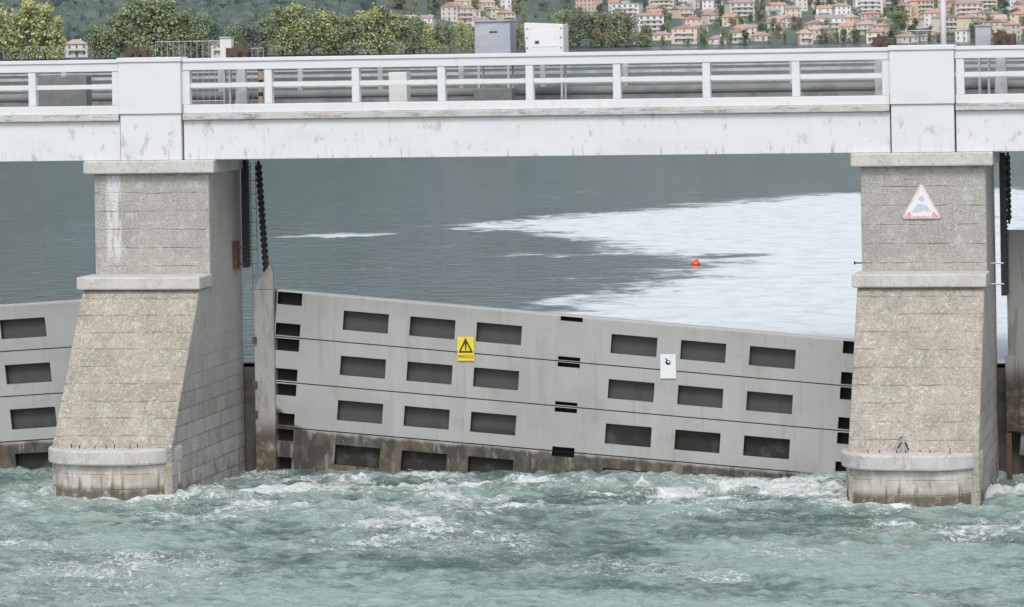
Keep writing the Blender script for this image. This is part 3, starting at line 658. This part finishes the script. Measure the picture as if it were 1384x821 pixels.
def tri(k, dz=0, cut=.12):
    h = (zt-zb); cz = zb+h/3; pts = [(xm-hw,zb),(xm+hw,zb),(xm,zt)]; o = []
    for i in range(3):
        p = Vector(pts[i]); q = Vector(pts[i-1]); r = Vector(pts[(i+1)%3]); o.append(p+(q-p)*cut*.5); o.append(p+(r-p)*cut*.5)
    return [(xm+(p.x-xm)*k, cz+(p.y-cz)*k) for p in o]
MB().prism(tri(1), 1, Ys, Ys+.02).build('plate', m_swhite, t)
m_pale = M('bleached_sign_red', (.70,.50,.52,1), .6, [(12,.42,.58,(.75,.68,.71,1),.85)], bump=(30,.05))
b = MB(); o1 = tri(.99); i1 = tri(.86)
for i in range(6):
    j = (i+1) % 6
    b.prism([o1[i],o1[j],i1[j],i1[i]], 1, Ys-.005, Ys-.002)
b.build('border', m_pale, t)
b = MB(); h = zt-zb
b.prism([(xm-.19,zb+.20*h),(xm-.06,zb+.42*h),(xm+.10,zb+.38*h),(xm+.19,zb+.17*h),(xm+.05,zb+.24*h),(xm-.10,zb+.18*h)],1,Ys-.006,Ys-.003)
b.prism([(xm-.06,zb+.56*h),(xm+.02,zb+.66*h),(xm+.06,zb+.52*h),(xm,zb+.46*h)],1,Ys-.006,Ys-.003)
b.build('pictogram', m_sblue, t)
b = MB()
b.prism([(xm-.29,zb+.09*h),(xm-.19,zb+.09*h),(xm-.22,zb+.20*h)],1,Ys-.008,Ys-.0065)
b.prism([(xm+.19,zb+.09*h),(xm+.29,zb+.09*h),(xm+.22,zb+.20*h)],1,Ys-.008,Ys-.0065)
r = random.Random(3); x = xm-.30
while x < xm+.30:
    w = r.uniform(.015,.035); b.box(x,x+w,Ys-.008,Ys-.0065,zb+.02,zb+.05+r.uniform(-.008,.008)); x += w+.012
b.build('faded_marks', m_sred, t)
# ================================================================ THINGS ON THE DECK
def legs(x0, x1, y0, y1, z0, z1, t):
    for xx in (x0+.04, x1-.08):
        for yy in (y0+.05, y1-.1): MB().box(xx,xx+.04,yy,yy+.04,z0,z1).build('leg', m_fargrey, t)
x0,x1,z0,z1 = rpx(641,30,691,140,1.6)
t = thing('control_cabinet', 'grey blue metal control cabinet on the bridge deck, left of the white one', 'cabinet', (x0,1.6,7.12))
MB().box(x0,x1,1.6,2.2,8.0,z1).build('body', m_grey, t, .01)
MB().box(x0-.02,x1+.02,1.56,2.24,z1+.002,z1+.03).build('lid', m_grey, t, .005)
MB().box(x0+.05,x1-.05,1.592,1.598,8.05,z1-.1).build('door', m_grey, t, .003)
MB().box(x0+.3,x0+.46,1.585,1.59,z1-.22,z1-.19).build('handle', m_rust, t)
legs(x0,x1,1.6,2.2,7.121,7.999,t)
x0,x1,z0,z1 = rpx(708,31,763,140,1.6)
t = thing('control_cabinet', 'white rust spotted metal cabinet on the bridge deck, right of the grey one', 'cabinet', (x0,1.6,7.12))
MB().prism([(x0+.04,8.0),(x1,8.0),(x1,z1-.04),(x0,z1)],1,1.6,2.15).build('body', m_cream, t, .01)
MB().box(x0+.12,x1-.1,1.592,1.598,z1-.48,z1-.14).build('door', m_swhite, t)
for xx in (x0+.06,x1-.05):
    for zz in (z1-.12,z1-.3,z1-.5): MB().box(xx-.012,xx+.012,1.588,1.5985,zz-.012,zz+.012).build('bolt', m_rust, t)
MB().box(x0+.22,x0+.3,1.586,1.5915,z1-.42,z1-.36).build('lock', m_rust, t)
legs(x0,x1,1.6,2.15,7.121,7.999,t)
def hoist(px, ytop, label, k=1):
    a = P(px,ytop,1.7); x = a.x; z = a.z-.17
    t = thing('hoist_winch', label, 'winch', (x,1.7,7.12))
    MB().prism([(x-.13,7.121),(x+.13,7.121),(x+.07,z-.02),(x-.07,z-.02)],1,1.62,1.78).build('stand', m_fargrey, t, .01)
    poly = []
    for i in range(32):
        r = .18 if i % 4 < 2 else .145; an = 6.2832*i/32; poly.append((x+math.cos(an)*r, z+math.sin(an)*r))
    MB().prism(poly,1,1.55,1.615).build('gear_wheel', m_brown, t)
    MB().tube([(x,1.4,z),(x,2.1,z)],.04,10).build('axle', m_rust, t); MB().tube([(x,1.80,z),(x,2.05,z)],.12,14).build('drum', m_rust, t)
    MB().box(x+.10*k,x+.30*k,1.6,1.8,z-.12,z+.10).build('gearbox', m_brown, t, .02)
hoist(181,62,'brown hoist winch above the left pilaster, seen over the rail')
hoist(326,60,'brown hoist winch right of the left pilaster beside the wire fence', -1)
hoist(1190,47,'brown hoist winch just left of the right pilaster, seen over the rail')
hoist(1352,41,'brown hoist winch right of the right pilaster near the grey box')
m_bx = M('dull_grey_metal', (.18,.19,.19,1), .6, [(5,.45,.6,(.24,.24,.23,1),.6)])
def fence(xa_, xb_, yt_, n, label):
    a = P(xa_,yt_,2.6); b = P(xb_,yt_,2.6)
    t = thing('wire_fence', label, 'fence', (a.x,2.6,7.12))
    for zz in (a.z,7.3): MB().tube([(a.x,2.6,zz),(b.x,2.6,zz)],.009,6).build('rail', m_galv, t)
    for i in range(n): x = a.x+(b.x-a.x)*i/(n-1); MB().tube([(x,2.6,7.121),(x,2.6,a.z)],.007,6).build('bar', m_galv, t)
fence(210,306,57,13,'thin barred steel fence on the deck between the two left winches')
fence(318,356,66,6,'low barred steel fence on the deck right of the second winch')
fence(1228,1302,42,7,'barred steel fence on the deck behind the right pilaster')
x0,x1,z0,z1 = rpx(297,52,313,90,2.2)
t = thing('junction_box', 'pale upright junction box beside the left wire fence', 'box', (x0,2.2,7.12))
MB().box(x0,x1,2.2,2.4,8.0,z1).build('body', m_cream, t, .01); MB().box(x0-.01,x1+.01,2.18,2.42,z1+.002,z1+.03).build('lid', m_grey, t); legs(x0,x1,2.2,2.4,7.121,7.999,t)
x0,x1,z0,z1 = rpx(1318,36,1340,90,2.0)
t = thing('junction_box', 'grey junction box right of the white lamp post', 'box', (x0,2.0,7.12))
MB().box(x0,x1,2.0,2.3,8.0,z1).build('body', m_grey, t, .01); MB().box(x0-.01,x1+.02,1.98,2.32,z1+.002,z1+.03).build('lid', m_grey, t); legs(x0,x1,2.0,2.3,7.121,7.999,t)
x = P(1275,30,2.4).x
t = thing('lamp_post', 'slim white lamp post rising behind the right pilaster', 'lamp post', (x,2.4,7.12))
MB().tube([(x,2.4,7.121),(x,2.4,9.0),(x,2.4,12.5)],[.065,.055,.04],12).build('pole', m_swhite, t, smooth=True)
MB().tube([(x,2.4,12.5),(x,1.9,12.8),(x,1.3,12.85)],[.035,.03,.03],8).build('arm', m_swhite, t)
MB().box(x-.12,x+.12,.9,1.4,12.75,12.86).build('lamp_head', m_grey, t, .02)
MB().box(x-.14,x+.14,2.26,2.54,7.122,7.15).build('foot_plate', m_galv, t)
def deckbox(xa_, xb_, ya_, mat, nm, label, cat, Yd=1.3, dpt=.35):
    x0,x1,z0,z1 = rpx(xa_,ya_,xb_,140,Yd)
    t = thing(nm, label, cat, (x0,Yd,7.12))
    MB().box(x0,x1,Yd,Yd+dpt,7.17,z1).build('body', mat, t, .01); MB().box(x0-.01,x1+.01,Yd-.01,Yd+dpt+.01,7.121,7.168).build('plinth', m_dark, t)
    MB().box(x0+(x1-x0)*.15,x0+(x1-x0)*.85,Yd-.008,Yd-.002,7.25,z1-.06).build('door', mat, t)
deckbox(52,117,104,m_bx,'equipment_box','dull grey equipment box behind the rail left of the left pilaster','box')
deckbox(525,550,98,m_cream,'equipment_box','narrow white box behind the rail below the hamlet','box')
deckbox(640,692,120,m_bx,'equipment_box','low dull metal box behind the rail below the grey cabinet','box',1.2)
x = P(352,100,1.4).x
t = thing('marker_post', 'ochre and dark striped marker post behind the rail, right of the left pilaster', 'post', (x,1.4,7.12))
MB().tube([(x,1.4,7.121),(x,1.4,7.98)],.045,12).build('post', m_ochre, t)
for z in (7.4,7.65,7.9): MB().tube([(x,1.4,z),(x,1.4,z+.08)],.048,12).build('band', m_dark, t)
# ================================================================ BUOY
bp_ = PZ(940,358,LZ)
t = thing('buoy', 'small orange buoy floating on the lake beyond the centre gate', 'buoy', bp_)
b = MB(); bmesh.ops.create_uvsphere(b.bm, u_segments=20, v_segments=12, radius=.12, matrix=Matrix.Translation((bp_.x,bp_.y,LZ+.03)) @ Matrix.Diagonal((1.15,1.15,.8,1))); b.build('float', m_orange, t, smooth=True)
MB().tube([(bp_.x+.03,bp_.y,LZ+.11),(bp_.x+.05,bp_.y,LZ+.15)],[.05,.045],10).build('neck', m_orange, t)
# ================================================================ LIGHT, WORLD, CAMERA
w = bpy.data.worlds.new('World'); S.world = w; w.use_nodes = True; nt = w.node_tree
sky = nt.nodes.new('ShaderNodeTexSky'); sky.sky_type = 'NISHITA'; sky.sun_disc = False
EL, AZ = math.radians(50), math.radians(176)
sky.sun_elevation = EL; sky.sun_rotation = AZ; sky.air_density = 1.0; sky.dust_density = 3.0; sky.ozone_density = 1.0
hs = nt.nodes.new('ShaderNodeHueSaturation'); hs.inputs['Saturation'].default_value = .34; hs.inputs['Value'].default_value = 1.16
bg = nt.nodes['Background']; nt.links.new(sky.outputs[0], hs.inputs['Color']); nt.links.new(hs.outputs[0], bg.inputs['Color']); bg.inputs['Strength'].default_value = .15
L = bpy.data.lights.new('sun', 'SUN'); L.energy = 1.3; L.angle = math.radians(18); L.color = (1,.97,.93)
lo = bpy.data.objects.new('sun', L); COL.objects.link(lo)
sd = Vector((math.sin(AZ)*math.cos(EL), math.cos(AZ)*math.cos(EL), math.sin(EL)))
lo.rotation_euler = sd.to_track_quat('Z', 'Y').to_euler()
cam = bpy.data.cameras.new('camera'); co = bpy.data.objects.new('camera', cam); COL.objects.link(co)
cam.sensor_width = 36; cam.sensor_fit = 'HORIZONTAL'; cam.lens = 36*F/1384; cam.shift_y = -(410.5-HC)/1384; cam.clip_end = 20000; cam.clip_start = 1
co.matrix_world = Matrix.Translation(CAM) @ Matrix.Rotation(A,4,'Z') @ Matrix.Rotation(math.pi/2,4,'X') @ Matrix.Rotation(-RHO,4,'Z')
S.camera = co
S.view_settings.view_transform = 'Standard'; S.view_settings.look = 'None'; S.view_settings.exposure = 0
